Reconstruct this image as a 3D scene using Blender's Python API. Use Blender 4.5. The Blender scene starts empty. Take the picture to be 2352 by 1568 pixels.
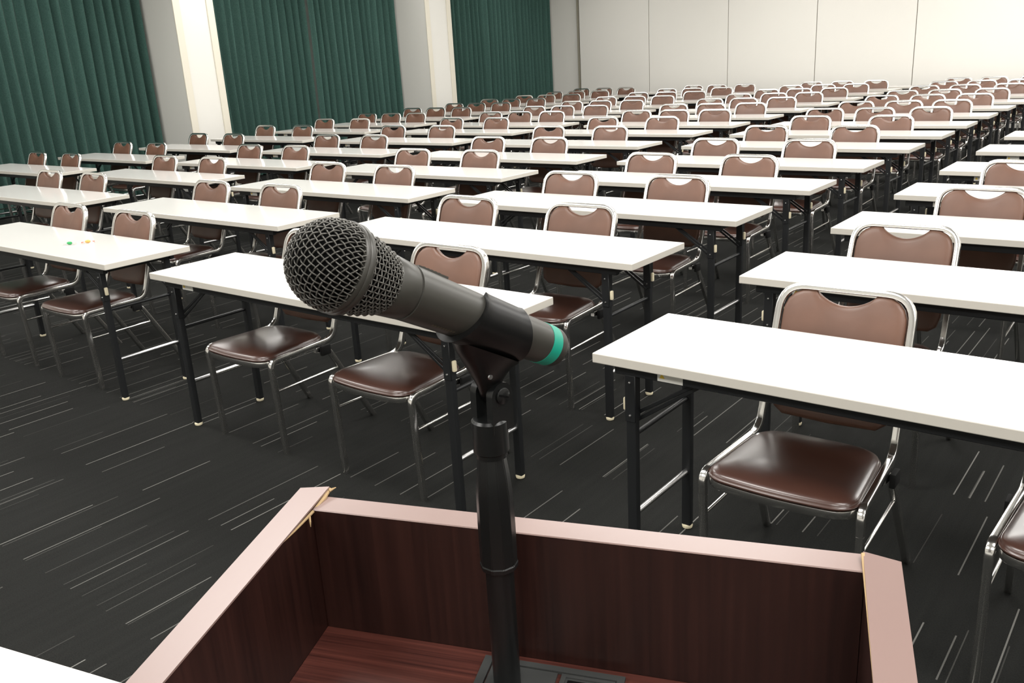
import bpy, bmesh, math, random
from mathutils import Vector, Matrix

# ------------------------------------------------------------------ camera, world, lights, exposure
SC = bpy.context.scene
COL = SC.collection
PI = math.pi
rnd = random.Random(7)

CAM_H = 1.4929
cam_d = bpy.data.cameras.new('camera')
cam = bpy.data.objects.new('camera', cam_d)
COL.objects.link(cam)
R_ = Vector((0.79092552, 0.60936428, -0.05578534))
U_ = Vector((-0.14481912, 0.27498166, 0.95048015))
F_ = Vector((-0.59452859, 0.74368022, -0.30573761))
M = Matrix.Identity(4)
for i in range(3):
    M[i][0], M[i][1], M[i][2] = R_[i], U_[i], -F_[i]
M[2][3] = CAM_H
cam.matrix_world = M
cam_d.sensor_fit = 'HORIZONTAL'
cam_d.sensor_width = 36.0
cam_d.lens = 2037.83 / 2352 * 36.0
cam_d.clip_start = 0.02
cam_d.clip_end = 200
SC.camera = cam

world = bpy.data.worlds.new('world')
SC.world = world
world.use_nodes = True
world.node_tree.nodes['Background'].inputs[0].default_value = (1.0, 0.97, 0.92, 1)
world.node_tree.nodes['Background'].inputs[1].default_value = 0.05

SC.view_settings.view_transform = 'Standard'
SC.view_settings.look = 'None'
SC.view_settings.gamma = 1.0
SC.view_settings.exposure = 0.72
SC.view_settings.use_curve_mapping = False
SC.cycles.use_denoising = True
SC.cycles.max_bounces = 8

CEIL = 3.45


def area_light(x, y, w, h, power, color=(1.0, 0.975, 0.935)):
    l = bpy.data.lights.new('ceiling_lamp', 'AREA')
    l.shape = 'RECTANGLE'
    l.size, l.size_y = w, h
    l.energy = power
    l.color = color
    o = bpy.data.objects.new('ceiling_lamp', l)
    o.location = (x, y, CEIL - 0.03)
    COL.objects.link(o)


for lx, kx in ((-9.3, 0.58), (-5.8, 0.92), (-2.3, 1.0), (1.2, 1.0), (4.7, 1.0)):
    for ly in (-1.6, 1.4, 4.4, 7.4, 10.4, 13.6):
        area_light(lx, ly, 1.8, 1.2, 54 * kx * (0.7 if lx < -5 and ly > 10 else 1.0))


# ------------------------------------------------------------------ materials
def mat(name, base=(0.8, 0.8, 0.8), rough=0.5, metal=0.0, spec=0.5, coat=0.0, coat_rough=0.1, sheen=0.0):
    m = bpy.data.materials.new(name)
    m.use_nodes = True
    b = m.node_tree.nodes['Principled BSDF']
    b.inputs['Base Color'].default_value = (*base, 1)
    b.inputs['Roughness'].default_value = rough
    b.inputs['Metallic'].default_value = metal
    b.inputs['Specular IOR Level'].default_value = spec
    b.inputs['Coat Weight'].default_value = coat
    b.inputs['Coat Roughness'].default_value = coat_rough
    b.inputs['Sheen Weight'].default_value = sheen
    return m


class N:
    """tiny node-graph helper for one material"""
    def __init__(self, m):
        self.t = m.node_tree
        self.b = self.t.nodes['Principled BSDF']

    def new(self, kind, **kw):
        n = self.t.nodes.new(kind)
        for k, v in kw.items():
            setattr(n, k, v)
        return n

    def link(self, a, b):
        self.t.links.new(a, b)

    def math(self, op, a, b=None, c=None):
        n = self.new('ShaderNodeMath', operation=op)
        for i, v in enumerate((a, b, c)):
            if v is None:
                continue
            if isinstance(v, (int, float)):
                n.inputs[i].default_value = v
            else:
                self.link(v, n.inputs[i])
        return n.outputs[0]

    def coords(self):
        return self.new('ShaderNodeTexCoord').outputs['Object']

    def noise(self, vec, scale, detail=3.0, rough=0.5):
        n = self.new('ShaderNodeTexNoise')
        n.inputs['Scale'].default_value = scale
        n.inputs['Detail'].default_value = detail
        n.inputs['Roughness'].default_value = rough
        if vec is not None:
            self.link(vec, n.inputs['Vector'])
        return n.outputs['Fac']

    def mapping(self, vec, scale=(1, 1, 1), rot=(0, 0, 0)):
        n = self.new('ShaderNodeMapping')
        n.inputs['Scale'].default_value = scale
        n.inputs['Rotation'].default_value = rot
        self.link(vec, n.inputs['Vector'])
        return n.outputs[0]

    def ramp(self, fac, stops):
        n = self.new('ShaderNodeValToRGB')
        e = n.color_ramp.elements
        while len(e) < len(stops):
            e.new(0.5)
        for i, (p, c) in enumerate(stops):
            e[i].position = p
            e[i].color = (*c, 1)
        self.link(fac, n.inputs[0])
        return n.outputs[0]

    def bump(self, h, strength=0.3, dist=0.01):
        n = self.new('ShaderNodeBump')
        n.inputs['Strength'].default_value = strength
        n.inputs['Distance'].default_value = dist
        self.link(h, n.inputs['Height'])
        self.link(n.outputs[0], self.b.inputs['Normal'])


def carpet_material():
    m = mat('dark_striped_carpet', (0.02, 0.02, 0.019), 0.95, spec=0.1, sheen=0.0)
    g = N(m)
    co = g.coords()
    s = g.new('ShaderNodeSeparateXYZ')
    g.link(co, s.inputs[0])
    X, Y = s.outputs[0], s.outputs[1]

    def layer(slot, thresh, half, shift):
        xs = g.math('DIVIDE', g.math('ADD', X, shift), slot)
        ix = g.math('FLOOR', xs)
        fx = g.math('SUBTRACT', xs, ix)
        ty = g.math('DIVIDE', Y, 0.5)
        iy = g.math('FLOOR', ty)
        fy = g.math('SUBTRACT', ty, iy)
        cv = g.new('ShaderNodeCombineXYZ')
        g.link(ix, cv.inputs[0])
        g.link(iy, cv.inputs[1])
        cv.inputs[2].default_value = shift
        w = g.new('ShaderNodeTexWhiteNoise', noise_dimensions='3D')
        g.link(cv.outputs[0], w.inputs['Vector'])
        sc = g.new('ShaderNodeSeparateColor')
        g.link(w.outputs['Color'], sc.inputs[0])
        on = g.math('GREATER_THAN', w.outputs['Value'], thresh)
        mid = g.math('ADD', 0.25, g.math('MULTIPLY', g.math('FRACT', g.math('MULTIPLY', w.outputs['Value'], 37.0)), 0.5))
        line = g.math('LESS_THAN', g.math('ABSOLUTE', g.math('SUBTRACT', fx, mid)), half / slot)
        # some dashes run only part of the tile
        part = g.math('GREATER_THAN', sc.outputs[0], 0.72)
        lim = g.math('ADD', 0.35, g.math('MULTIPLY', sc.outputs[1], 0.5))
        inside = g.math('LESS_THAN', fy, lim)
        keep = g.math('MAXIMUM', g.math('SUBTRACT', 1.0, part), inside)
        amp = g.math('ADD', 0.45, g.math('MULTIPLY', sc.outputs[2], 0.55))
        return g.math('MULTIPLY', g.math('MULTIPLY', on, line), g.math('MULTIPLY', keep, amp))

    a = layer(0.0625, 0.67, 0.0021, 0.0113)
    b = g.math('MULTIPLY', layer(0.0417, 0.84, 0.0016, 3.717), 0.35)
    fuzz = g.noise(co, 420.0, 2.0)
    fz = g.math('ADD', 0.45, g.math('MULTIPLY', fuzz, 1.1))
    stripe = g.math('MULTIPLY', g.math('MAXIMUM', a, b), fz)
    n1 = g.noise(co, 260.0, 3.0, 0.7)
    n2 = g.noise(g.mapping(co, (40, 2, 1)), 1.0, 2.0)
    v = g.math('ADD', g.math('MULTIPLY', n1, 0.8), g.math('MULTIPLY', n2, 0.2))
    base = g.ramp(v, [(0.3, (0.0068, 0.0071, 0.0065)), (0.75, (0.0215, 0.022, 0.0205))])
    mix = g.new('ShaderNodeMix', data_type='RGBA')
    g.link(stripe, mix.inputs['Factor'])
    g.link(base, mix.inputs[6])
    mix.inputs[7].default_value = (0.18, 0.177, 0.164, 1)
    g.link(mix.outputs[2], g.b.inputs['Base Color'])
    g.bump(n1, 0.5, 0.004)
    return m


def wood_material(name, dark, light, axis, rough, spec=0.5, streak=60.0):
    m = mat(name, light, rough, spec=spec)
    g = N(m)
    co = g.coords()
    sc = {'z': (streak, streak, 1.6), 'x': (2.2, streak * 1.6, streak)}[axis]
    n = g.noise(g.mapping(co, sc), 1.0, 5.0, 0.6)
    n2 = g.noise(g.mapping(co, tuple(q * 4 for q in sc)), 1.0, 3.0)
    v = g.math('ADD', g.math('MULTIPLY', n, 0.7), g.math('MULTIPLY', n2, 0.3))
    g.link(g.ramp(v, [(0.34, dark), (0.66, light)]), g.b.inputs['Base Color'])
    return m


def curtain_material():
    m = mat('teal_velvet', (0.06, 0.17, 0.135), 0.9, spec=0.15, sheen=0.12)
    g = N(m)
    co = g.coords()
    n = g.noise(co, 90.0, 4.0, 0.7)
    g.link(g.ramp(n, [(0.3, (0.075, 0.165, 0.140)), (0.7, (0.145, 0.285, 0.245))]), g.b.inputs['Base Color'])
    g.bump(n, 0.25, 0.004)
    return m


def vinyl_material(name, base, rough, coat=0.0):
    m = mat(name, base, rough, spec=0.5, coat=coat, coat_rough=0.24)
    g = N(m)
    co = g.coords()
    g.bump(g.noise(co, 700.0, 2.0), 0.12, 0.0008)
    n = g.noise(co, 9.0, 2.0)
    lo = tuple(c * 0.9 for c in base)
    hi = tuple(c * 1.1 for c in base)
    g.link(g.ramp(n, [(0.3, lo), (0.7, hi)]), g.b.inputs['Base Color'])
    return m


MT = {
    'carpet': carpet_material(),
    'wall': mat('cream_paint', (0.80, 0.785, 0.735), 0.7, spec=0.25),
    'pillar': mat('pillar_paint', (0.76, 0.745, 0.70), 0.7, spec=0.25),
    'panel': mat('partition_laminate', (0.82, 0.80, 0.75), 0.55, spec=0.3),
    'trim': mat('pale_yellow_trim', (0.72, 0.68, 0.58), 0.6, spec=0.3),
    'ceiling': mat('ceiling_board', (0.82, 0.82, 0.80), 0.9, spec=0.1),
    'seam': mat('partition_seam', (0.30, 0.28, 0.22), 0.7),
    'curtain': curtain_material(),
    'white': mat('white_laminate', (0.70, 0.69, 0.66), 0.13, spec=0.6),
    'edge': mat('white_edge_band', (0.60, 0.57, 0.51), 0.45, spec=0.3),
    'black': mat('black_paint', (0.012, 0.013, 0.014), 0.42, spec=0.4),
    'chrome': mat('chrome', (0.82, 0.81, 0.79), 0.18, 1.0),
    'steel': mat('dull_steel', (0.50, 0.50, 0.50), 0.30, 1.0),
    'cream': mat('cream_plastic', (0.78, 0.70, 0.50), 0.5),
    'back_vinyl': vinyl_material('brown_vinyl_back', (0.128, 0.063, 0.041), 0.40),
    'seat_vinyl': vinyl_material('brown_vinyl_seat', (0.055, 0.022, 0.015), 0.33, 0.9),
    'rubber': mat('black_rubber', (0.01, 0.01, 0.01), 0.7, spec=0.2),
    'sticker': mat('white_sticker', (0.7, 0.69, 0.64), 0.5),
    'yellow': mat('warning_yellow', (0.75, 0.52, 0.05), 0.5),
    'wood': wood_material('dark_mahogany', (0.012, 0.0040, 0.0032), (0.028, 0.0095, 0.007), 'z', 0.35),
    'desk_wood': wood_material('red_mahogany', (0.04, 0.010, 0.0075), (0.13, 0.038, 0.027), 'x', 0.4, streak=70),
    'rim': mat('mahogany_edge_band', (0.225, 0.150, 0.133), 0.34, spec=0.5, coat=0.15, coat_rough=0.22),
    'chip': mat('bare_chipboard', (0.42, 0.29, 0.15), 0.8),
    'plate': mat('grey_socket_plate', (0.045, 0.047, 0.046), 0.55),
    'mic_body': mat('dark_grey_metal', (0.042, 0.040, 0.034), 0.38, 0.2, spec=0.5),
    'mic_wire': mat('grille_wire', (0.10, 0.096, 0.086), 0.36, 0.4),
    'mic_foam': mat('grille_foam', (0.004, 0.004, 0.004), 0.9, spec=0.05),
    'clip': mat('clip_rubber', (0.005, 0.005, 0.005), 0.33, spec=0.28),
    'stand': mat('stand_black', (0.006, 0.0065, 0.0065), 0.30, spec=0.35),
    'tape': mat('green_tape', (0.004, 0.27, 0.185), 0.45),
    'plate_text': mat('faint_print', (0.16, 0.14, 0.10), 0.5),
    'green_wrap': mat('green_wrapper', (0.03, 0.35, 0.10), 0.3),
    'clear_wrap': mat('clear_wrapper', (0.75, 0.73, 0.70), 0.2),
    'orange_wrap': mat('orange_wrapper', (0.75, 0.40, 0.10), 0.3),
    'pink_wrap': mat('pink_wrapper', (0.75, 0.30, 0.22), 0.3),
}


# ------------------------------------------------------------------ geometry helpers
def finish(name, bm, material, parent=None, smooth=True, angle=40, mats=None):
    bmesh.ops.recalc_face_normals(bm, faces=bm.faces)
    me = bpy.data.meshes.new(name)
    bm.to_mesh(me)
    bm.free()
    for m_ in (mats or [material]):
        me.materials.append(m_)
    if smooth:
        me.polygons.foreach_set('use_smooth', [True] * len(me.polygons))
        me.set_sharp_from_angle(angle=math.radians(angle))
    o = bpy.data.objects.new(name, me)
    COL.objects.link(o)
    if parent is not None:
        o.parent = parent
    return o


def tag(o, label=None, cat=None, group=None, kind=None):
    if label:
        o['label'] = label
    if cat:
        o['category'] = cat
    if group:
        o['group'] = group
    if kind:
        o['kind'] = kind
    return o


def thing(name, label, cat, loc=(0, 0, 0), rz=0.0, group=None):
    o = bpy.data.objects.new(name, None)
    o.empty_display_size = 0.1
    o.location = loc
    o.rotation_euler = (0, 0, rz)
    COL.objects.link(o)
    return tag(o, label, cat, group)


def struct(name, bm, material, parent=None, smooth=False):
    o = finish(name, bm, material, parent, smooth)
    if parent is None:
        o['kind'] = 'structure'
    return o


def copy_tree(o, parent=None):
    c = o.copy()
    COL.objects.link(c)
    if parent is not None:
        c.parent = parent
    for ch in list(o.children):
        copy_tree(ch, c)
    return c


def add_box(bm, lo, hi, bevel=0.0, segs=2, mi=0):
    vs = [bm.verts.new((x, y, z)) for x in (lo[0], hi[0]) for y in (lo[1], hi[1]) for z in (lo[2], hi[2])]
    idx = ((0, 1, 3, 2), (4, 6, 7, 5), (0, 4, 5, 1), (2, 3, 7, 6), (0, 2, 6, 4), (1, 5, 7, 3))
    fs = [bm.faces.new([vs[i] for i in f]) for f in idx]
    for f in fs:
        f.material_index = mi
    if bevel > 0:
        es = list({e for f in fs for e in f.edges})
        bmesh.ops.bevel(bm, geom=es, offset=bevel, segments=segs, affect='EDGES', profile=0.5)
    return vs


def box(lo, hi, bevel=0.0, segs=2):
    bm = bmesh.new()
    add_box(bm, lo, hi, bevel, segs)
    return bm


def section_round(r, n=12):
    return [(r * math.cos(2 * PI * i / n), r * math.sin(2 * PI * i / n)) for i in range(n)]


def section_box(w, h, c, n=3):
    pts = []
    for sx, sy, a0 in ((1, 1, 0), (-1, 1, 90), (-1, -1, 180), (1, -1, 270)):
        for i in range(n + 1):
            a = math.radians(a0 + 90 * i / n)
            pts.append((sx * (w / 2 - c) + c * math.cos(a), sy * (h / 2 - c) + c * math.sin(a)))
    return pts


def add_sweep(bm, pts, sec, up=(0, 0, 1), closed=False, cap=True, scales=None, mi=0):
    """sweep a closed section along a polyline; the section's v axis stays near UP"""
    P = [Vector(p) for p in pts]
    n = len(P)
    rings = []
    side0 = None
    for i in range(n):
        if closed:
            t = (P[(i + 1) % n] - P[i - 1]).normalized()
        elif i == 0:
            t = (P[1] - P[0]).normalized()
        elif i == n - 1:
            t = (P[-1] - P[-2]).normalized()
        else:
            t = ((P[i + 1] - P[i]).normalized() + (P[i] - P[i - 1]).normalized()).normalized()
        if side0 is None:
            u = Vector(up)
            s = t.cross(u)
            if s.length < 1e-4:
                s = t.cross(Vector((0, 1, 0)))
            s.normalize()
        else:
            s = (side0 - t * side0.dot(t))
            s.normalize()
        side0 = s
        v = s.cross(t).normalized()
        k = scales[i] if scales else 1.0
        rings.append([bm.verts.new(P[i] + s * (a * k) + v * (b * k)) for a, b in sec])
    m = len(sec)
    rng = range(n if closed else n - 1)
    for i in rng:
        A, B = rings[i], rings[(i + 1) % n]
        for j in range(m):
            f = bm.faces.new((A[j], A[(j + 1) % m], B[(j + 1) % m], B[j]))
            f.material_index = mi
    if cap and not closed:
        bm.faces.new(list(reversed(rings[0]))).material_index = mi
        bm.faces.new(rings[-1]).material_index = mi
    return rings


def arc_path(pts, r, n=6):
    """polyline with rounded corners"""
    P = [Vector(p) for p in pts]
    rr = r if isinstance(r, (list, tuple)) else [r] * len(P)
    out = [P[0]]
    for i in range(1, len(P) - 1):
        a = (P[i - 1] - P[i])
        b = (P[i + 1] - P[i])
        q = min(rr[i], a.length * 0.49, b.length * 0.49)
        p0 = P[i] + a.normalized() * q
        p2 = P[i] + b.normalized() * q
        for k in range(n + 1):
            t = k / n
            out.append(p0 * (1 - t) ** 2 + P[i] * (2 * t * (1 - t)) + p2 * t ** 2)
    out.append(P[-1])
    return out


def lathe_rings(bm, prof, origin, axis, n=32, a0=0.0, a1=2 * PI, ref=(0, 0, 1), mi=0, cap0=True, cap1=True):
    """prof: (distance along axis, radius)"""
    ax = Vector(axis).normalized()
    e1 = Vector(ref) - ax * ax.dot(Vector(ref))
    if e1.length < 1e-4:
        e1 = Vector((1, 0, 0)) - ax * ax.x
    e1.normalize()
    e2 = ax.cross(e1)
    full = abs((a1 - a0) - 2 * PI) < 1e-6
    m = n if full else n + 1
    rings = []
    for s, r in prof:
        c = Vector(origin) + ax * s
        rings.append([bm.verts.new(c + (e1 * math.cos(a0 + (a1 - a0) * j / n) + e2 * math.sin(a0 + (a1 - a0) * j / n)) * r) for j in range(m)])
    for i in range(len(rings) - 1):
        for j in range(m if full else m - 1):
            f = bm.faces.new((rings[i][j], rings[i][(j + 1) % m], rings[i + 1][(j + 1) % m], rings[i + 1][j]))
            f.material_index = mi
    if full:
        if cap0:
            bm.faces.new(rings[0]).material_index = mi
        if cap1:
            bm.faces.new(list(reversed(rings[-1]))).material_index = mi
    return rings


def add_prism(bm, poly, d0, d1, plane='xz', mi=0):
    """extrude a 2-D polygon: plane xz along y, yz along x, xy along z"""
    def P(a, b, d):
        return {'xz': (a, d, b), 'yz': (d, a, b), 'xy': (a, b, d)}[plane]
    A = [bm.verts.new(P(a, b, d0)) for a, b in poly]
    B = [bm.verts.new(P(a, b, d1)) for a, b in poly]
    k = len(poly)
    fs = [bm.faces.new(A), bm.faces.new(list(reversed(B)))]
    for i in range(k):
        fs.append(bm.faces.new((A[i], A[(i + 1) % k], B[(i + 1) % k], B[i])))
    for f in fs:
        f.material_index = mi
    return fs


def round_poly(pts, rads, n=6):
    """closed polygon with rounded corners, counter-clockwise"""
    out = []
    k = len(pts)
    for i in range(k):
        p = Vector((*pts[i], 0))
        a = Vector((*pts[i - 1], 0)) - p
        b = Vector((*pts[(i + 1) % k], 0)) - p
        q = min(rads[i], a.length * 0.49, b.length * 0.49)
        if q <= 0:
            out.append((p.x, p.y))
            continue
        p0 = p + a.normalized() * q
        p2 = p + b.normalized() * q
        for t in [j / n for j in range(n + 1)]:
            v = p0 * (1 - t) ** 2 + p * (2 * t * (1 - t)) + p2 * t ** 2
            out.append((v.x, v.y))
    return out


def densify(poly, step):
    out = []
    k = len(poly)
    for i in range(k):
        a, b = poly[i], poly[(i + 1) % k]
        d = math.hypot(b[0] - a[0], b[1] - a[1])
        m = max(1, int(d / step))
        for j in range(m):
            t = j / m
            out.append((a[0] + (b[0] - a[0]) * t, a[1] + (b[1] - a[1]) * t))
    return out


def cushion(poly, levels, place, centre=(0, 0)):
    """levels: (inset factor, height) from the bottom outline up to the crown; place(x, y, h) -> point"""
    bm = bmesh.new()
    cx, cy = centre
    rings = []
    for f, h in levels:
        rings.append([bm.verts.new(place(cx + (x - cx) * f, cy + (y - cy) * f, h)) for x, y in poly])
    k = len(poly)
    bm.faces.new(rings[0])
    for i in range(len(rings) - 1):
        for j in range(k):
            bm.faces.new((rings[i][j], rings[i][(j + 1) % k], rings[i + 1][(j + 1) % k], rings[i + 1][j]))
    c = bm.verts.new(place(cx, cy, levels[-1][1]))
    for j in range(k):
        bm.faces.new((rings[-1][j], rings[-1][(j + 1) % k], c))
    return bm


# ------------------------------------------------------------------ the room
XW, XP, YB = -11.38, -10.5, 15.92      # recessed window wall, pillar fronts, back wall
XR, YF = 7.5, -4.0

struct('floor', box((XW - 0.2, YF - 0.2, -0.1), (XR + 0.2, YB + 0.2, 0.0)), MT['carpet'])
struct('ceiling', box((XW - 0.2, YF - 0.2, CEIL), (XR + 0.2, YB + 0.2, CEIL + 0.1)), MT['ceiling'])
struct('wall_left', box((XW - 0.15, YF - 0.15, 0.0), (XW, YB + 0.15, CEIL)), MT['wall'])
struct('wall_right', box((XR, YF - 0.15, 0.0), (XR + 0.15, YB + 0.15, CEIL)), MT['wall'])
struct('wall_front', box((XW, YF - 0.15, 0.0), (XR, YF, CEIL)), MT['wall'])
struct('wall_back', box((XW, YB, 0.0), (XR, YB + 0.15, CEIL)), MT['wall'])

# movable partition panels along the back wall, with fine seams between them
px = XP
first = True
struct('trim_1', box((XP - 0.02, YB - 0.075, 0.0), (XP + 0.02, YB - 0.0005, CEIL)), MT['seam'])
struct('trim_2', box((XP + 0.03, YB - 0.03, 0.0), (XR, YB - 0.0005, CEIL)), MT['seam'])
xs = [XP + 0.03] + [-8.88, -7.26, -5.65, -4.05, -2.44, -0.83, 0.78, 2.39, 4.0, 5.61, XR]
for i in range(len(xs) - 1):
    o = struct('wall_panel', box((xs[i] + 0.006, YB - 0.07, 0.0), (xs[i + 1] - 0.006, YB - 0.0305, CEIL), 0.003, 1), MT['panel'])

# pillars between the curtained window bays
PILLARS = ((2.16, 2.76), (6.78, 7.36), (11.38, 12.0))
ti = 3
for y0, y1 in PILLARS:
    struct('pillar', box((XW + 0.0005, y0, 0.0), (XP - 0.012, y1, CEIL)), MT['pillar'])
    for ya, yb in ((y0 - 0.004, y0 + 0.095), (y1 - 0.095, y1 + 0.004)):
        struct('trim_%d' % ti, box((XP - 0.0115, ya, 0.0), (XP + 0.008, yb, CEIL), 0.003, 1), MT['trim'])
        ti += 1


def curtain(y0, y1, label, seed):
    r = random.Random(seed)
    xc = XW + 0.17
    knots = [(y0, 0.0)]
    y = y0
    sgn = 1
    while y < y1 - 0.05:
        y += r.uniform(0.050, 0.078)
        knots.append((min(y, y1), sgn * r.uniform(0.038, 0.074)))
        sgn = -sgn
    prof = []
    for i in range(len(knots) - 1):
        (a, da), (b, db) = knots[i], knots[i + 1]
        for j in range(5):
            t = j / 5
            sm = t * t * (3 - 2 * t)
            prof.append((a + (b - a) * t, da + (db - da) * sm))
    prof.append(knots[-1])
    bm = bmesh.new()
    rows = []
    zs = [0.02 + (CEIL - 0.06) * k / 9 for k in range(10)]
    ph = r.uniform(0, 6)
    for z in zs:
        f = 1.0 + 0.18 * (1 - z / CEIL)
        rows.append([bm.verts.new((xc + d * f + 0.008 * math.sin(yy * 2.1 + z * 1.7 + ph), yy + 0.006 * math.sin(yy * 9 + z * 2.3 + ph), z)) for yy, d in prof])
    for i in range(len(rows) - 1):
        for j in range(len(prof) - 1):
            bm.faces.new((rows[i][j], rows[i][j + 1], rows[i + 1][j + 1], rows[i + 1][j]))
    bmesh.ops.solidify(bm, geom=bm.faces[:], thickness=0.004)
    o = finish('curtain', bm, MT['curtain'], None, True, 80)
    tag(o, label, 'curtain', 'teal curtains of the window wall')
    return o


curtain(2.78, 6.76, 'pleated teal curtain nearest the lectern, before the first cream pillar', 1)
curtain(7.38, 9.53, 'pleated teal curtain just past the first cream pillar', 2)
curtain(9.532, 11.36, 'pleated teal curtain reaching up to the second cream pillar', 3)
curtain(12.02, 13.71, 'pleated teal curtain just past the second cream pillar', 4)
curtain(13.712, 15.84, 'pleated teal curtain ending at the white partition wall', 5)

# ------------------------------------------------------------------ folding tables
TW, TD, TH, TT = 1.8, 0.44, 0.70, 0.028


def make_table():
    root = thing('folding_table', None, 'table')
    bm = box((0, 0, TH - TT), (TW, TD, TH), 0.0025, 2)
    top = finish('tabletop', bm, MT['white'], root, False, 40, mats=[MT['white'], MT['edge']])
    for p in top.data.polygons:
        if abs(p.normal.z) < 0.5 or p.normal.z < -0.5:
            p.material_index = 1
    bm = bmesh.new()
    zr = TH - TT - 0.0005
    for y in (0.035, TD - 0.06):
        add_box(bm, (0.05, y, zr - 0.034), (TW - 0.09, y + 0.022, zr), 0.002, 1)
    for x in (0.051, TW - 0.124):
        add_box(bm, (x, 0.057, zr - 0.03), (x + 0.025, TD - 0.06, zr), 0.002, 1)
    finish('under_frame', bm, MT['black'], root)
    for sx, x in ((-1, 0.098), (1, TW - 0.146)):
        for y in (0.049, TD - 0.055):
            bm = bmesh.new()
            add_sweep(bm, [(x, y, 0.0142), (x, y, zr - 0.012)], section_box(0.030, 0.024, 0.003, 2), up=(0, 1, 0))
            # pivot plate and bolts near the top
            add_box(bm, (x - 0.017, y - 0.0145, 0.50), (x + 0.017, y + 0.0145, 0.64), 0.002, 1)
            leg = finish('leg', bm, MT['black'], root)
            for zb in (0.52, 0.618):
                bm = bmesh.new()
                lathe_rings(bm, [(0, 0.0042), (0.003, 0.0035), (0.004, 0.001)], (x, y - 0.0146, zb), (0, -1, 0), 10, cap0=False)
                finish('bolt', bm, MT['steel'], leg)
            bm = bmesh.new()
            lathe_rings(bm, [(0, 0.0125), (0.002, 0.0160), (0.010, 0.0178), (0.0125, 0.0165), (0.0140, 0.0120)], (x, y, 0.0), (0, 0, 1), 16)
            finish('foot', bm, MT['cream'], leg)
            bm = box((min(x + sx * 0.0155, x + sx * 0.027), y - 0.008, 0.530), (max(x + sx * 0.0155, x + sx * 0.027), y + 0.008, 0.568), 0.004, 2)
            finish('bumper', bm, MT['cream'], leg)
        for z, rr, m_ in ((0.205, 0.0095, 'steel'), (0.455, 0.0075, 'black')):
            bm = bmesh.new()
            add_sweep(bm, [(x, 0.055, z), (x, TD - 0.058, z)], section_round(rr, 12))
            finish('crossbar', bm, MT[m_], root)
        for y in (0.049, TD - 0.055):
            bm = bmesh.new()
            for off in (-0.010, 0.012):
                x1 = x - sx * 0.0
                yb = y + (0.016 if y < 0.2 else -0.016)
                a = Vector((x1, yb, 0.505 + off))
                b = Vector((x1 - sx * 0.215, yb, 0.650 + off * 0.4))
                add_sweep(bm, [a, b], section_box(0.006, 0.011, 0.0015, 1), up=(0, 0, 1))
            finish('folding_brace', bm, MT['steel'] if False else MT['black'], root)
    # caution sticker hanging on the front rail
    bm = box((0.185, 0.0335, zr - 0.031), (0.26, 0.0348, zr - 0.001))
    st = finish('caution_sticker', bm, MT['sticker'], root, False)
    st['label'] = 'white caution sticker with a yellow triangle'
    bm = bmesh.new()
    add_prism(bm, [(0.191, zr - 0.022), (0.207, zr - 0.022), (0.199, zr - 0.008)], 0.0326, 0.0333, 'xz')
    finish('warning_triangle', bm, MT['yellow'], st, False)
    return root


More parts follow.
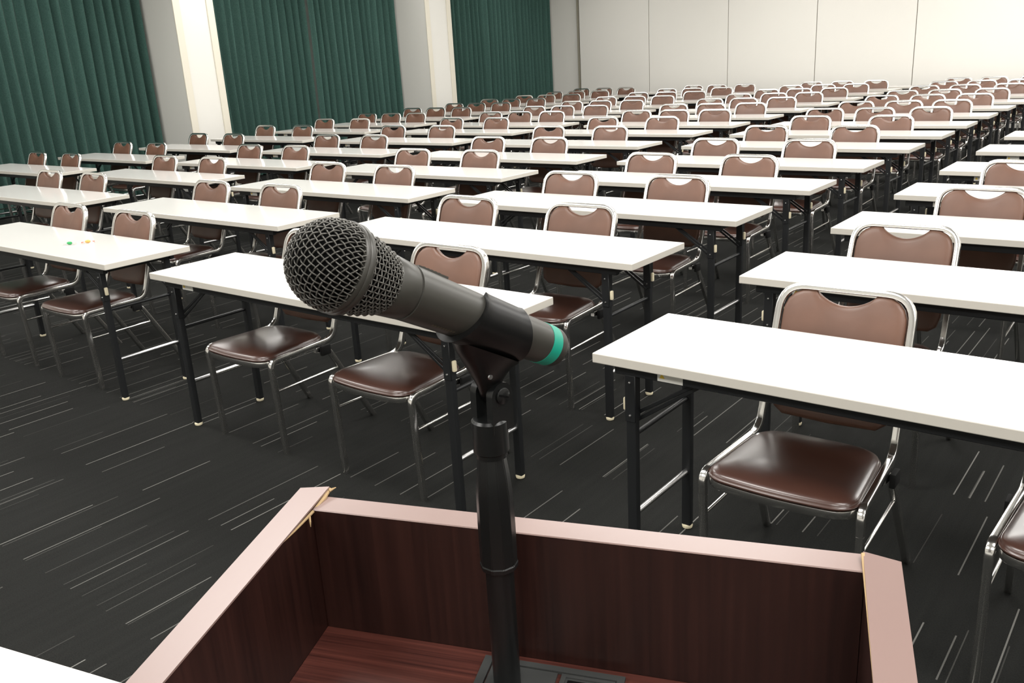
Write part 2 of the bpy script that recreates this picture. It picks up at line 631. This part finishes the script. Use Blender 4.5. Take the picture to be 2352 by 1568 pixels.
# ------------------------------------------------------------------ stacking chairs
def make_chair():
    root = thing('stacking_chair', None, 'chair')
    tube = section_box(0.0225, 0.0195, 0.0030, 2)
    # the long bent tube: front knee, seat rail, upright, top bar and down the other side
    half = [(0.207, -0.236, 0.335), (0.207, -0.240, 0.402), (0.189, 0.102, 0.402), (0.183, 0.243, 0.815), (0.0, 0.247, 0.815)]
    L = [(-x, y, z) for x, y, z in half]
    path = arc_path(L[:4] + list(reversed(half[:4])), [0, 0.045, 0.05, 0.075, 0.075, 0.05, 0.045, 0], 8)
    bm = bmesh.new()
    add_sweep(bm, path, tube, up=(1, 0, 0))
    finish('frame', bm, MT['chrome'], root, True, 50)
    for s in (-1, 1):
        bm = bmesh.new()
        add_sweep(bm, [(s * 0.207, -0.222, 0.0), (s * 0.207, -0.236, 0.3355)], tube, up=(1, 0, 0))
        finish('leg', bm, MT['chrome'], root, True, 50)
        bm = bmesh.new()
        pts = arc_path([(s * 0.190, 0.0, 0.378), (s * 0.196, 0.06, 0.372), (s * 0.214, 0.262, 0.0)], [0, 0.03, 0], 5)
        add_sweep(bm, pts, tube, up=(1, 0, 0))
        finish('leg', bm, MT['chrome'], root, True, 50)
        bm = bmesh.new()
        add_sweep(bm, [(s * 0.207, -0.230, 0.275), (s * 0.2005, 0.110, 0.275)], section_round(0.0055, 10))
        finish('stretcher', bm, MT['chrome'], root)
        bm = box((s * 0.2125 - 0.008, 0.012, 0.352), (s * 0.2125 + 0.008, 0.062, 0.394), 0.004, 2)
        finish('stacking_bumper', bm, MT['rubber'], root)
    out = round_poly([(-0.2015, -0.268), (0.0, -0.288), (0.2015, -0.268), (0.176, 0.086), (0.0, 0.100), (-0.176, 0.086)],
                     [0.072, 0.18, 0.072, 0.08, 0.12, 0.08], 8)
    out = densify(out, 0.02)
    bm = cushion(out, [(0.96, 0.3785), (0.985, 0.3785), (0.992, 0.381), (0.995, 0.396), (0.990, 0.4005), (0.96, 0.401)], lambda x, y, h: (x, y, h), (0, -0.09))
    finish('seat_rim', bm, MT['chrome'], root, True, 60)
    bm = cushion(out, [(0.955, 0.401), (0.985, 0.4025), (0.999, 0.4055), (1.0, 0.4085), (0.992, 0.4105), (0.984, 0.4112), (0.980, 0.4135), (0.971, 0.4185), (0.945, 0.4225), (0.88, 0.4265), (0.70, 0.4325), (0.45, 0.437), (0.2, 0.4385)],
                 lambda x, y, h: (x, y, h), (0, -0.09))
    finish('seat', bm, MT['seat_vinyl'], root, True, 60)
    # backrest with its scooped grip, leaning with the uprights
    d = Vector((0, 0.141, 0.413)).normalized()
    nrm = Vector((0, -d.z, d.y))
    base = Vector((0, 0.102, 0.402)) + d * 0.058
    W, H = 0.1705, 0.372
    top = [(W * 0.0, H - 0.034)]
    sc = []
    for k in range(-10, 11):
        x = 0.085 * k / 10
        sc.append((x, H - 0.038 * (1 - (k / 10) ** 2) ** 0.85))
    corner = [(W, H - 0.085), (W - 0.002, H - 0.056), (W - 0.011, H - 0.032), (W - 0.026, H - 0.015), (W - 0.046, H - 0.004), (W - 0.066, H)]
    right = [(x, y) for x, y in corner]
    left = [(-x, y) for x, y in reversed(corner)]
    bot = [(-W + 0.004, 0.06), (-W + 0.014, 0.022), (-W + 0.04, 0.003), (0, -0.002), (W - 0.04, 0.003), (W - 0.014, 0.022), (W - 0.004, 0.06)]
    out = bot + right + list(reversed(sc)) + left
    out = densify(out, 0.012)

    def place(x, y, h):
        bow = -0.010 * (1 - (x / W) ** 2)      # the pad hollows slightly between the uprights
        return base + Vector((x, 0, 0)) + d * y + nrm * (h + bow)
    bm = cushion(out, [(0.93, -0.016), (0.985, -0.014), (1.0, -0.008), (1.0, 0.000), (0.994, 0.006), (0.975, 0.0108), (0.94, 0.0142), (0.86, 0.0168), (0.7, 0.0185), (0.45, 0.0195), (0.2, 0.0198)],
                 place, (0, H * 0.48))
    finish('backrest', bm, MT['back_vinyl'], root, True, 60)
    return root


ROWS = ['front', 'second', 'third', 'fourth', 'fifth', 'sixth', 'seventh', 'eighth', 'ninth', 'tenth', 'eleventh', 'twelfth', 'thirteenth', 'fourteenth']
ROWY = [1.952, 2.922, 3.88, 4.84, 5.78, 6.77, 7.75, 8.64, 9.58, 10.52, 11.43, 12.39, 13.36, 14.26]
COLX = {'Z': -10.13, 'A': -7.83, 'B': -5.69, 'C': -3.52, 'D': -1.28}
COLN = {'Z': 'column beside the curtains', 'A': 'second column from the curtains', 'B': 'third column from the curtains',
        'C': 'fourth column from the curtains', 'D': 'column farthest from the curtains'}
TABLEX = {('A', 2): -7.93, ('A', 3): -7.96, ('A', 4): -7.88, ('B', 3): -5.65, ('B', 4): -5.64, ('B', 5): -5.65, ('Z', 3): -10.18, ('Z', 4): -10.2}
TABLEY = {('B', 4): 4.785, ('B', 5): 5.733, ('B', 6): 6.73, ('A', 3): 3.94, ('C', 6): 6.81}
CHAIRX = {('C', 1): (0.50, 1.265), ('C', 2): (0.54, 1.24), ('C', 3): (0.53, 1.23), ('C', 4): (0.54, 1.23), ('C', 5): (0.57, 1.27), ('C', 6): (0.54, 1.28), ('C', 7): (0.54, 1.29),
          ('B', 5): (0.51, 1.21), ('D', 1): (0.525, 1.22), ('D', 2): (0.42, 1.2), ('A', 2): (0.51, 1.18), ('A', 3): (0.57, 1.29)}
FIRST = {'Z': 3, 'A': 2, 'B': 1, 'C': 1, 'D': 1}
LAST = {'Z': 14, 'A': 14, 'B': 14, 'C': 14, 'D': 7}
LAST_D_CHAIR = {1: 2, 2: 1, 3: 1, 4: 1}

SEAT_LABEL = {
    ('C', 1, 0): 'brown padded chair whose backrest hides behind the microphone head, seat below the table',
    ('C', 1, 1): 'brown padded chair whose backrest shows just above the microphone body, front row',
    ('D', 1, 0): 'brown padded chair with its whole shiny seat in view just beyond the lectern',
    ('D', 1, 1): 'brown padded chair at the front table beyond the lectern, farthest of all from the curtains',
    ('B', 1, 0): 'curtain-side brown padded chair at the table with the two wrapped sweets',
    ('B', 1, 1): 'far-side brown padded chair at the table with the two wrapped sweets',
}
TABLE_LABEL = {
    ('B', 1): 'white-topped folding table carrying two small wrapped sweets, front row',
    ('C', 1): 'white-topped folding table directly behind the microphone, front row',
    ('D', 1): 'white-topped folding table just beyond the lectern, first of its column, front row',
}
proto_table = make_table()
proto_chair = make_chair()
used = {'t': False, 'c': False}


def put(kind, proto, x, y, rz, label, group, z=0.0):
    o = proto if not used[kind] else copy_tree(proto)
    used[kind] = True
    o.location = (x, y, z)
    o.rotation_euler = (0, 0, rz)
    tag(o, label, None, group)
    return o


for c in 'ZABCD':
    for r in range(FIRST[c], LAST[c] + 1):
        x = TABLEX.get((c, r), COLX[c] + (rnd.uniform(-0.012, 0.012) if r > 7 else 0))
        y = TABLEY.get((c, r), ROWY[r - 1])
        lab = TABLE_LABEL.get((c, r)) or 'white-topped folding table in the %s row, %s' % (ROWS[r - 1], COLN[c])
        put('t', proto_table, x, y, 0.0, lab, 'white folding tables set out in rows')
        rel = CHAIRX.get((c, r), (0.5, 1.2)) if r <= 7 else (0.40, 0.88, 1.38)
        names = ('curtain-side', 'far-side') if len(rel) == 2 else ('curtain-side', 'middle', 'far-side')
        for k, q in enumerate(rel):
            if c == 'D' and k >= LAST_D_CHAIR.get(r, 0):
                continue
            cy = y + 0.279 + rnd.uniform(-0.006, 0.010)
            if (c, r) == ('D', 1):
                cy = y + 0.274
            lab = SEAT_LABEL.get((c, r, k)) or '%s brown padded chair at the %s-row table, %s' % (names[k], ROWS[r - 1], COLN[c])
            put('c', proto_chair, x + q + (rnd.uniform(-0.02, 0.02) if r > 4 else 0), cy, rnd.uniform(-0.02, 0.02), lab,
                'brown padded chairs tucked under the tables')

# tables standing end to end against the back wall, without chairs
for i, x in enumerate((-8.9, -7.09, -5.28, -3.47, -1.66)):
    put('t', proto_table, x, 15.0, 0.0,
        'white-topped folding table along the back partition, %s from the curtains, no chairs' % ['first', 'second', 'third', 'fourth', 'fifth'][i],
        'white folding tables against the back partition')

# the table that carries the lectern
ang = math.radians(14.37)
ex, ey = Vector((math.cos(ang), math.sin(ang), 0)), Vector((-math.sin(ang), math.cos(ang), 0))
corner = Vector((-1.324, 0.394, 0)) - ex * 0.17 - ey * TD
put('t', proto_table, corner.x, corner.y, ang, 'white-topped folding table set askew beneath the dark wood lectern', None)


# ------------------------------------------------------------------ sweets on the front table
def sweet(loc, rz, m1, m2, label):
    root = thing('wrapped_sweet', label, 'sweet', loc, rz, 'wrapped sweets on the front table')
    bm = bmesh.new()
    lathe_rings(bm, [(-0.014, 0.001), (-0.012, 0.005), (-0.006, 0.0075), (0.0, 0.0082), (0.006, 0.0075), (0.012, 0.005), (0.014, 0.001)], (0, 0, 0.0085), (1, 0, 0), 14)
    finish('sweet_body', bm, m1, root)
    for s in (-1, 1):
        bm = bmesh.new()
        c = bm.verts.new((s * 0.013, 0, 0.008))
        fan = [bm.verts.new((s * 0.031, (k - 3) * 0.0036, 0.004 + 0.004 * (k % 2))) for k in range(7)]
        for k in range(6):
            bm.faces.new((c, fan[k], fan[k + 1]))
        bmesh.ops.solidify(bm, geom=bm.faces[:], thickness=0.0006)
        finish('wrapper_twist', bm, m2, root, False)


sweet((-4.567, 2.137, TH + 0.0005), 0.5, MT['green_wrap'], MT['clear_wrap'], 'small green wrapped sweet on the front white table')
sweet((-4.511, 2.205, TH + 0.0005), 1.0, MT['orange_wrap'], MT['pink_wrap'], 'small orange and pink wrapped sweet on the front white table')

# ------------------------------------------------------------------ lectern
LY = math.radians(20)
lect = thing('lectern', 'dark mahogany desktop lectern with pale pinkish rim on the white table', 'lectern', (-0.38145, 0.54075, TH + 0.0005), LY)
K = math.tan(math.radians(6.5))
Z0 = TH + 0.0005      # heights below are above the floor; subtract Z0 to get local ones


def z_side(s):
    return 1.129 + K * s - Z0


def z_desk(s):
    return 1.0024 + K * (s + 0.031) - Z0


def side_panel(x0, x1, y_far_in, y_far_out, sgn):
    """slab with a sloped top and a skewed far end; the rim is a separate band"""
    yb = -0.43
    bm = bmesh.new()
    t = 0.0018
    xin, xout = (x1, x0) if sgn < 0 else (x0, x1)
    quad = [(xin, y_far_in), (xout, y_far_out), (xout, yb), (xin, yb)]
    A = [bm.verts.new((x, y, 0.0)) for x, y in quad]
    B = [bm.verts.new((x, y, z_side(y) - t)) for x, y in quad]
    bm.faces.new(A)
    bm.faces.new(B)
    for i in range(4):
        bm.faces.new((A[i], A[(i + 1) % 4], B[(i + 1) % 4], B[i]))
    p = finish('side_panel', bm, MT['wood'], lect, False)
    bm = bmesh.new()
    e = 0.0006
    q2 = [(xin - (e if sgn > 0 else -e), y_far_in + e), (xout + (e if sgn > 0 else -e), y_far_out + e), (xout + (e if sgn > 0 else -e), yb), (xin - (e if sgn > 0 else -e), yb)]
    A = [bm.verts.new((x, y, z_side(y) - t + 0.0001)) for x, y in q2]
    B = [bm.verts.new((x, y, z_side(y))) for x, y in q2]
    bm.faces.new(A)
    bm.faces.new(B)
    for i in range(4):
        bm.faces.new((A[i], A[(i + 1) % 4], B[(i + 1) % 4], B[i]))
    rb = finish('rim', bm, MT['rim'], p, False)
    rb['label'] = 'pale pinkish brown edge band'


side_panel(-0.2515, -0.2265, 0.000, -0.0065, -1)
side_panel(0.2285, 0.2530, -0.0120, -0.0195, 1)

bm = box((-0.226, -0.0315, 0.0), (0.228, -0.0072, 1.1212 - Z0))
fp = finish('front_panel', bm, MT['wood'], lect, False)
bm = box((-0.2262, -0.0321, 1.1213 - Z0), (0.2282, -0.0066, 1.123 - Z0), 0.0008, 1)
rb = finish('rim', bm, MT['rim'], fp, False)
rb['label'] = 'pale pinkish brown edge band'

# sloping desk board
bm = bmesh.new()
poly = [(-0.0318, z_desk(-0.0318)), (-0.425, z_desk(-0.425)), (-0.425, z_desk(-0.425) - 0.018), (-0.0318, z_desk(-0.0318) - 0.018)]
add_prism(bm, poly, -0.2262, 0.2282, 'yz')
finish('desk_board', bm, MT['desk_wood'], lect, False)
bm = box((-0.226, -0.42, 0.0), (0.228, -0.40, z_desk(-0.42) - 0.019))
finish('lower_panel', bm, MT['wood'], lect, False)

# splintered chipboard where the veneer has come away at the corner
bm = bmesh.new()
pts = [(-0.2262, 0.0015, 1.1262), (-0.2248, -0.012, 1.1240), (-0.2252, -0.030, 1.1212), (-0.2258, -0.062, 1.1190), (-0.2264, -0.080, 1.1180)]
sec = [0.0026, 0.0032, 0.0025, 0.0015, 0.0005]
add_sweep(bm, [(x, y, z - Z0) for x, y, z in pts], section_box(1.0, 1.0, 0.2, 1), scales=sec)
add_sweep(bm, [(-0.2240, -0.040, 1.1205 - Z0), (-0.2222, -0.043, 1.1168 - Z0), (-0.2218, -0.044, 1.113 - Z0)], section_round(1.0, 5), scales=[0.0011, 0.0009, 0.0003])
add_sweep(bm, [(-0.2250, -0.002, 1.1262 - Z0), (-0.2205, 0.003, 1.1275 - Z0)], section_round(1.0, 5), scales=[0.0018, 0.0004])
ch = finish('splintered_edge', bm, MT['chip'], lect, False)
ch['label'] = 'bare splintered chipboard showing at the corner'
bm = bmesh.new()
add_sweep(bm, [(0.2279, -0.013, 1.1262 - Z0), (0.2278, -0.030, 1.1238 - Z0), (0.2279, -0.075, 1.1190 - Z0), (0.2282, -0.150, 1.1105 - Z0)],
          section_box(1.0, 1.0, 0.2, 1), scales=[0.0030, 0.0022, 0.0014, 0.0005])
ch = finish('splintered_edge', bm, MT['chip'], lect, False)
ch['label'] = 'thin bare wood line along the rim'


# grey socket plate let into the desk board
def on_desk(x, y, h):
    return (x, y, z_desk(y) + h)


def desk_slab(bm, x0, x1, y0, y1, h0, h1):
    vs = [bm.verts.new(on_desk(x, y, h)) for x in (x0, x1) for y in (y0, y1) for h in (h0, h1)]
    for f in ((0, 1, 3, 2), (4, 6, 7, 5), (0, 4, 5, 1), (2, 3, 7, 6), (0, 2, 6, 4), (1, 5, 7, 3)):
        bm.faces.new([vs[i] for i in f])


bm = bmesh.new()
PX0, PX1, PY0, PY1 = -0.069, 0.0525, -0.135, -0.0395
desk_slab(bm, PX0, PX1, PY1 - 0.0055, PY1, 0.0002, 0.0032)
desk_slab(bm, PX0, PX1, PY0, PY0 + 0.0055, 0.0002, 0.0032)
desk_slab(bm, PX0, PX0 + 0.0075, PY0 + 0.0055, PY1 - 0.0055, 0.0002, 0.0032)
desk_slab(bm, PX1 - 0.006, PX1, PY0 + 0.0055, PY1 - 0.0055, 0.0002, 0.0032)
plate = finish('socket_plate', bm, MT['plate'], lect, False)
bm = bmesh.new()
desk_slab(bm, PX0 + 0.0088, -0.0032, PY0 + 0.0065, PY1 - 0.0066, 0.0002, 0.0024)
finish('cover', bm, MT['plate'], plate, False)
bm = bmesh.new()
desk_slab(bm, 0.0005, PX1 - 0.0072, PY0 + 0.0065, PY1 - 0.0066, 0.0002, 0.0012)
for a, b, c, d_ in ((0.0005, PX1 - 0.0072, PY1 - 0.0096, PY1 - 0.0066), (0.0005, 0.0045, PY0 + 0.0065, PY1 - 0.0096), (PX1 - 0.0112, PX1 - 0.0072, PY0 + 0.0065, PY1 - 0.0096)):
    desk_slab(bm, a, b, c, d_, 0.0012, 0.0027)
finish('cover', bm, MT['plate'], plate, False)
bm = bmesh.new()
desk_slab(bm, 0.0065, PX1 - 0.013, PY0 + 0.0075, PY1 - 0.0115, 0.00125, 0.0016)
finish('finger_slot', bm, MT['clip'], plate, False)

# ------------------------------------------------------------------ microphone stand
F = Vector((-0.396, 0.463, 0.0))
HEAD = Vector((-0.40137961, 0.33341468, 1.38364842))
AX = Vector((0.12639351, 0.86739418, -0.48130241)).normalized()
stand = thing('microphone_stand', 'black microphone stand rising from the lectern desk, slim pole and fluted grip', 'microphone stand', (F.x, F.y, 0.9995))


def loc_(v):
    return (v[0] - F.x, v[1] - F.y, v[2] - 0.9995)


O = (0, 0, 0)
bm = bmesh.new()
lathe_rings(bm, [(0.0025, 0.0112), (0.118, 0.0112)], O, (0, 0, 1), 28)
finish('pole', bm, MT['stand'], stand)
bm = bmesh.new()
n_f = 10
prof = [(1.1135, 0.0120), (1.1140, 0.0150), (1.1175, 0.0153), (1.1185, 0.0147), (1.150, 0.0146), (1.178, 0.0142), (1.192, 0.0130), (1.2085, 0.0108)]
lathe_rings(bm, [(z - 0.9995, r) for z, r in prof], O, (0, 0, 1), n_f)
bmesh.ops.bevel(bm, geom=[e for e in bm.edges if abs((e.verts[0].co - e.verts[1].co).normalized().z) > 0.7], offset=0.0007, segments=2, affect='EDGES')
finish('grip', bm, MT['stand'], stand, True, 18)
bm = bmesh.new()
prof = [(1.2086, 0.0104), (1.2088, 0.0120), (1.2125, 0.0120), (1.2127, 0.0113)]
lathe_rings(bm, [(z - 0.9995, r) for z, r in prof], O, (0, 0, 1), 28)
finish('collar', bm, MT['stand'], stand)

# swivel: round foot with two cheeks holding the clip's tongue
h = Vector((AX.x, AX.y, 0)).normalized()
nrm = Vector((h.y, -h.x, 0))          # towards the speaker's right hand
PIV = F + h * 0.0035 + Vector((0, 0, 1.2585))
bm = bmesh.new()
lathe_rings(bm, [(1.2128 - 0.9995, 0.0128), (1.2135 - 0.9995, 0.0136), (1.2375 - 0.9995, 0.0136), (1.2395 - 0.9995, 0.0120)], O, (0, 0, 1), 28)
for s in (-1, 1):
    c = PIV + nrm * (s * 0.0088)
    out = []
    for k in range(13):
        a = PI * k / 12
        out.append((0.0100 * math.cos(a), 0.0100 * math.sin(a)))
    out = out + [(-0.0105, -0.028), (0.0105, -0.028)]
    A = [bm.verts.new(loc_(c + h * u + Vector((0, 0, v)) + nrm * 0.0032)) for u, v in out]
    B = [bm.verts.new(loc_(c + h * u + Vector((0, 0, v)) - nrm * 0.0032)) for u, v in out]
    bm.faces.new(A)
    bm.faces.new(B)
    k = len(out)
    for i in range(k):
        bm.faces.new((A[i], A[(i + 1) % k], B[(i + 1) % k], B[i]))
sw = finish('swivel', bm, MT['stand'], stand, True, 35)
bm = bmesh.new()
c0 = loc_(PIV + nrm * 0.0121)
lathe_rings(bm, [(0, 0.0062), (0.0012, 0.0062), (0.0016, 0.0056)], c0, nrm, 20)
scw = finish('pivot_screw', bm, MT['stand'], sw)
bm = bmesh.new()
a = Vector(c0) + nrm * 0.0017
t1 = (h * 0.8 + Vector((0, 0, -0.35))).normalized()
add_sweep(bm, [a - t1 * 0.0048, a + t1 * 0.0048], section_box(0.0012, 0.0005, 0.0001, 1), up=nrm)
finish('screw_slot', bm, MT['mic_foam'], scw, False)

# clip: a split sleeve round the microphone and a web running down to the tongue
upv = (Vector((0, 0, 1)) - AX * AX.z).normalized()
e2 = AX.cross(upv)


def clip_s0(a):
    return 0.122 - 0.010 * (1 - math.cos(a)) * 0.5 * 1.6


def clip_s1(a):
    return 0.160 + 0.013 * (1 - math.cos(a)) * 0.5


def mic_r(s):
    return 0.0184 + (0.0153 - 0.0184) * (s - 0.063) / (0.1975 - 0.063)


bm = bmesh.new()
gap = math.radians(26)
na, ns = 44, 10
outer, inner = [], []
for j in range(na + 1):
    a = math.radians(22) + math.radians(268) * j / na
    dv = upv * math.cos(a) + e2 * math.sin(a)
    ro, ri = [], []
    for i in range(ns + 1):
        s = clip_s0(a) + (clip_s1(a) - clip_s0(a)) * i / ns
        lip = 0.0006 * (1 if i in (0, ns) else 0)
        thick = 0.0026 + 0.0014 * (1 - math.cos(a)) * 0.5 + lip
        c = HEAD + AX * s
        ro.append(bm.verts.new(loc_(c + dv * (mic_r(s) + thick))))
        ri.append(bm.verts.new(loc_(c + dv * (mic_r(s) + 0.0002))))
    outer.append(ro)
    inner.append(ri)
for j in range(na):
    for i in range(ns):
        bm.faces.new((outer[j][i], outer[j + 1][i], outer[j + 1][i + 1], outer[j][i + 1]))
        bm.faces.new((inner[j][i], inner[j][i + 1], inner[j + 1][i + 1], inner[j + 1][i]))
    for i in (0, ns):
        bm.faces.new((outer[j][i], outer[j + 1][i], inner[j + 1][i], inner[j][i]))
for j in (0, na):
    for i in range(ns):
        bm.faces.new((outer[j][i], outer[j][i + 1], inner[j][i + 1], inner[j][i]))
clip = finish('clip', bm, MT['clip'], stand, True, 50)
# web
bm = bmesh.new()
rings = []
top_c = HEAD + AX * 0.146 - upv * 0.0192
levels = [(0.0, 0.0315, 0.0125), (0.12, 0.0285, 0.0122), (0.3, 0.0215, 0.0110), (0.5, 0.0160, 0.0090), (0.72, 0.0115, 0.0062), (0.88, 0.0098, 0.0052), (1.0, 0.0092, 0.0050), (1.18, 0.0070, 0.0048)]
low = PIV
for t, la, lb in levels:
    c = top_c.lerp(low, t)
    av = AX.lerp(h, min(1, t * 1.2)).normalized()
    rings.append([bm.verts.new(loc_(c + av * (la * math.copysign(abs(math.cos(q)) ** 0.75, math.cos(q))) + nrm * (lb * math.copysign(abs(math.sin(q)) ** 0.75, math.sin(q))))) for q in [2 * PI * k / 28 for k in range(28)]])
for i in range(len(rings) - 1):
    for j in range(28):
        bm.faces.new((rings[i][j], rings[i][(j + 1) % 28], rings[i + 1][(j + 1) % 28], rings[i + 1][j]))
bm.faces.new(rings[0])
bm.faces.new(rings[-1])
finish('web', bm, MT['clip'], clip, True, 60)
bm = bmesh.new()
lathe_rings(bm, [(0, 0.0022), (0.0008, 0.0018)], loc_(top_c.lerp(low, 0.5) + nrm * 0.0082 - h * 0.006), nrm, 12)
finish('rivet', bm, MT['steel'], clip)

# ------------------------------------------------------------------ microphone
mic = thing('microphone', 'dark grey handheld microphone with mesh head and green tape, held in the stand clip', 'microphone', HEAD)
MZ = (0, 0, 0)


def mring(prof, name, material, n=40, parent=None, smooth_angle=35):
    bm = bmesh.new()
    lathe_rings(bm, prof, MZ, AX, n)
    return finish(name, bm, material, parent or mic, True, smooth_angle)


R0 = 0.0273         # head radius at the ring


def head_r(s):
    """radius of the mesh head in front of the ring"""
    t = (0.0075 - s) / 0.0310
    return R0 * math.sqrt(max(0.0, 1 - max(0.0, t) ** 2.25))


def neck_r(s):
    t = (s - 0.0142) / (0.0415 - 0.0142)
    return 0.0268 + (0.0203 - 0.0268) * (0.35 * t + 0.65 * t * t)


# inner dark foam
prof = []
for k in range(15):
    s = -0.0229 + 0.0315 * k / 14
    prof.append((s, max(0.0006, head_r(s) - 0.0019)))
mring(prof, 'foam', MT['mic_foam'])


def wire(bm, pts, r):
    add_sweep(bm, pts, section_round(r, 6), cap=True)


# front mesh: two families of wires draped over the ball, woven over and under
bm = bmesh.new()
NW = 23
TMAX = 1.0
f_ax = -AX
f_e1 = (upv * math.cos(0.55) + e2 * math.sin(0.55))
f_e2 = f_ax.cross(f_e1)


def head_point(u, v, lift):
    """flat grid coordinates (radius 1 = the ring) draped over the head"""
    rho = math.hypot(u, v)
    if rho > 1.0:
        return None
    # arc parameter from the tip: superellipse angle
    th = rho * PI / 2
    s_ = 0.0075 - 0.0310 * math.cos(th) ** (2 / 2.25)
    rr = R0 * math.sin(th)
    dirv = (f_e1 * u + f_e2 * v) / (rho if rho > 1e-6 else 1.0)
    nrm_ = (dirv * math.sin(th) + f_ax * math.cos(th))
    return AX * s_ + dirv * rr + nrm_ * lift


step = 2.0 / NW
for fam in (0, 1):
    for i in range(NW):
        a = -1 + step * (i + 0.5)
        lim = math.sqrt(max(0.0, 1 - a * a))
        m = max(4, int(2 * lim / (step / 4)))
        pts = []
        for k in range(m + 1):
            b = -lim + 2 * lim * k / m
            ph = PI * ((b + 1) / step - 0.5)
            lift = 0.00056 * math.cos(ph) * (1 if (i + fam) % 2 else -1)
            p = head_point(a, b, lift) if fam == 0 else head_point(b, a, lift)
            if p is not None:
                pts.append(p)
        if len(pts) > 3:
            wire(bm, pts, 0.00050)
finish('grille', bm, MT['mic_wire'], mic, True, 80)

mring([(0.0055, 0.0262), (0.0060, 0.0280), (0.0073, 0.0287), (0.0086, 0.0286), (0.0093, 0.0280), (0.0100, 0.0285), (0.0122, 0.0286), (0.0136, 0.0279), (0.0142, 0.0262)],
      'grille_ring', MT['mic_body'], 56)
mring([(0.0140, 0.0248), (0.0250, 0.0235), (0.0340, 0.0212), (0.0418, 0.0186)], 'foam', MT['mic_foam'])
# rear mesh: hoops and staves
bm = bmesh.new()
NS = 46
NH = 10
for i in range(NS):
    a = 2 * PI * i / NS
    dv = upv * math.cos(a) + e2 * math.sin(a)
    pts = []
    for k in range(NH * 4 + 1):
        s = 0.0140 + (0.0418 - 0.0140) * k / (NH * 4)
        lift = 0.00056 * math.cos(PI * (k / 4.0 - 0.5)) * (1 if i % 2 else -1)
        pts.append(AX * s + dv * (neck_r(s) - 0.0006 + lift))
    wire(bm, pts, 0.00046)
for j in range(NH):
    s = 0.0140 + (0.0418 - 0.0140) * (j + 0.5) / NH
    pts = []
    for k in range(NS * 4):
        a = 2 * PI * k / (NS * 4)
        lift = 0.00056 * math.cos(a * NS / 2) * (1 if j % 2 else -1)
        dv = upv * math.cos(a) + e2 * math.sin(a)
        pts.append(AX * s + dv * (neck_r(s) - 0.0006 + lift))
    add_sweep(bm, pts, section_round(0.00046, 6), closed=True, up=AX)
finish('grille', bm, MT['mic_wire'], mic, True, 80)

mring([(0.0414, 0.0186), (0.0416, 0.0196), (0.0426, 0.0201), (0.0585, 0.0187), (0.0592, 0.0184)], 'collar', MT['mic_body'], 48)
body = mring([(0.0593, 0.0180), (0.0606, 0.0177), (0.0610, 0.0185), (0.0630, 0.0184), (0.1975, 0.0153), (0.2110, 0.0150), (0.2132, 0.0141), (0.2141, 0.0118), (0.2142, 0.0020)],
             'body', MT['mic_body'], 48)
mring([(0.1950, 0.0154), (0.1951, 0.01565), (0.2055, 0.01545), (0.2056, 0.0151)], 'tape_band', MT['tape'], 48)['label'] = 'bright green tape band'
# slide switch plate on top of the body
sw_dir = (upv * math.cos(0.15) + e2 * math.sin(0.15) * (1 if e2.dot(nrm) < 0 else -1)).normalized()
sd = AX.cross(sw_dir)
bm = bmesh.new()


def sw_box(bm, s0, s1, half, h0, h1):
    vs = []
    for s in (s0, s1):
        for w in (-half, half):
            for hh in (h0, h1):
                vs.append(bm.verts.new(AX * s + sd * w + sw_dir * hh))
    for f in ((0, 1, 3, 2), (4, 6, 7, 5), (0, 4, 5, 1), (2, 3, 7, 6), (0, 2, 6, 4), (1, 5, 7, 3)):
        bm.faces.new([vs[i] for i in f])


sw_box(bm, 0.0640, 0.0905, 0.0050, 0.0165, 0.0187)
swp = finish('switch_plate', bm, MT['mic_body'], body, False)
bm = bmesh.new()
for k in range(5):
    sw_box(bm, 0.0690 + 0.0034 * k, 0.0710 + 0.0034 * k, 0.0034, 0.0187, 0.0194)
finish('slide_switch', bm, MT['mic_body'], swp, False)
# faint printed line low on the body
e3 = (-upv * math.cos(0.62) + nrm * math.sin(0.62)).normalized()
sd3 = AX.cross(e3)
bm = bmesh.new()
for k in range(9):
    s0 = 0.082 + 0.0024 * k
    rr = mic_r(s0) + 0.00012
    vs = [bm.verts.new(AX * (s0 + ds) + sd3 * w + e3 * rr) for ds, w in ((0, -0.0009), (0.0017, -0.0009), (0.0017, 0.0009), (0, 0.0009))]
    bm.faces.new(vs)
bmesh.ops.solidify(bm, geom=bm.faces[:], thickness=0.0002)
finish('printed_line', bm, MT['plate_text'], body, False)
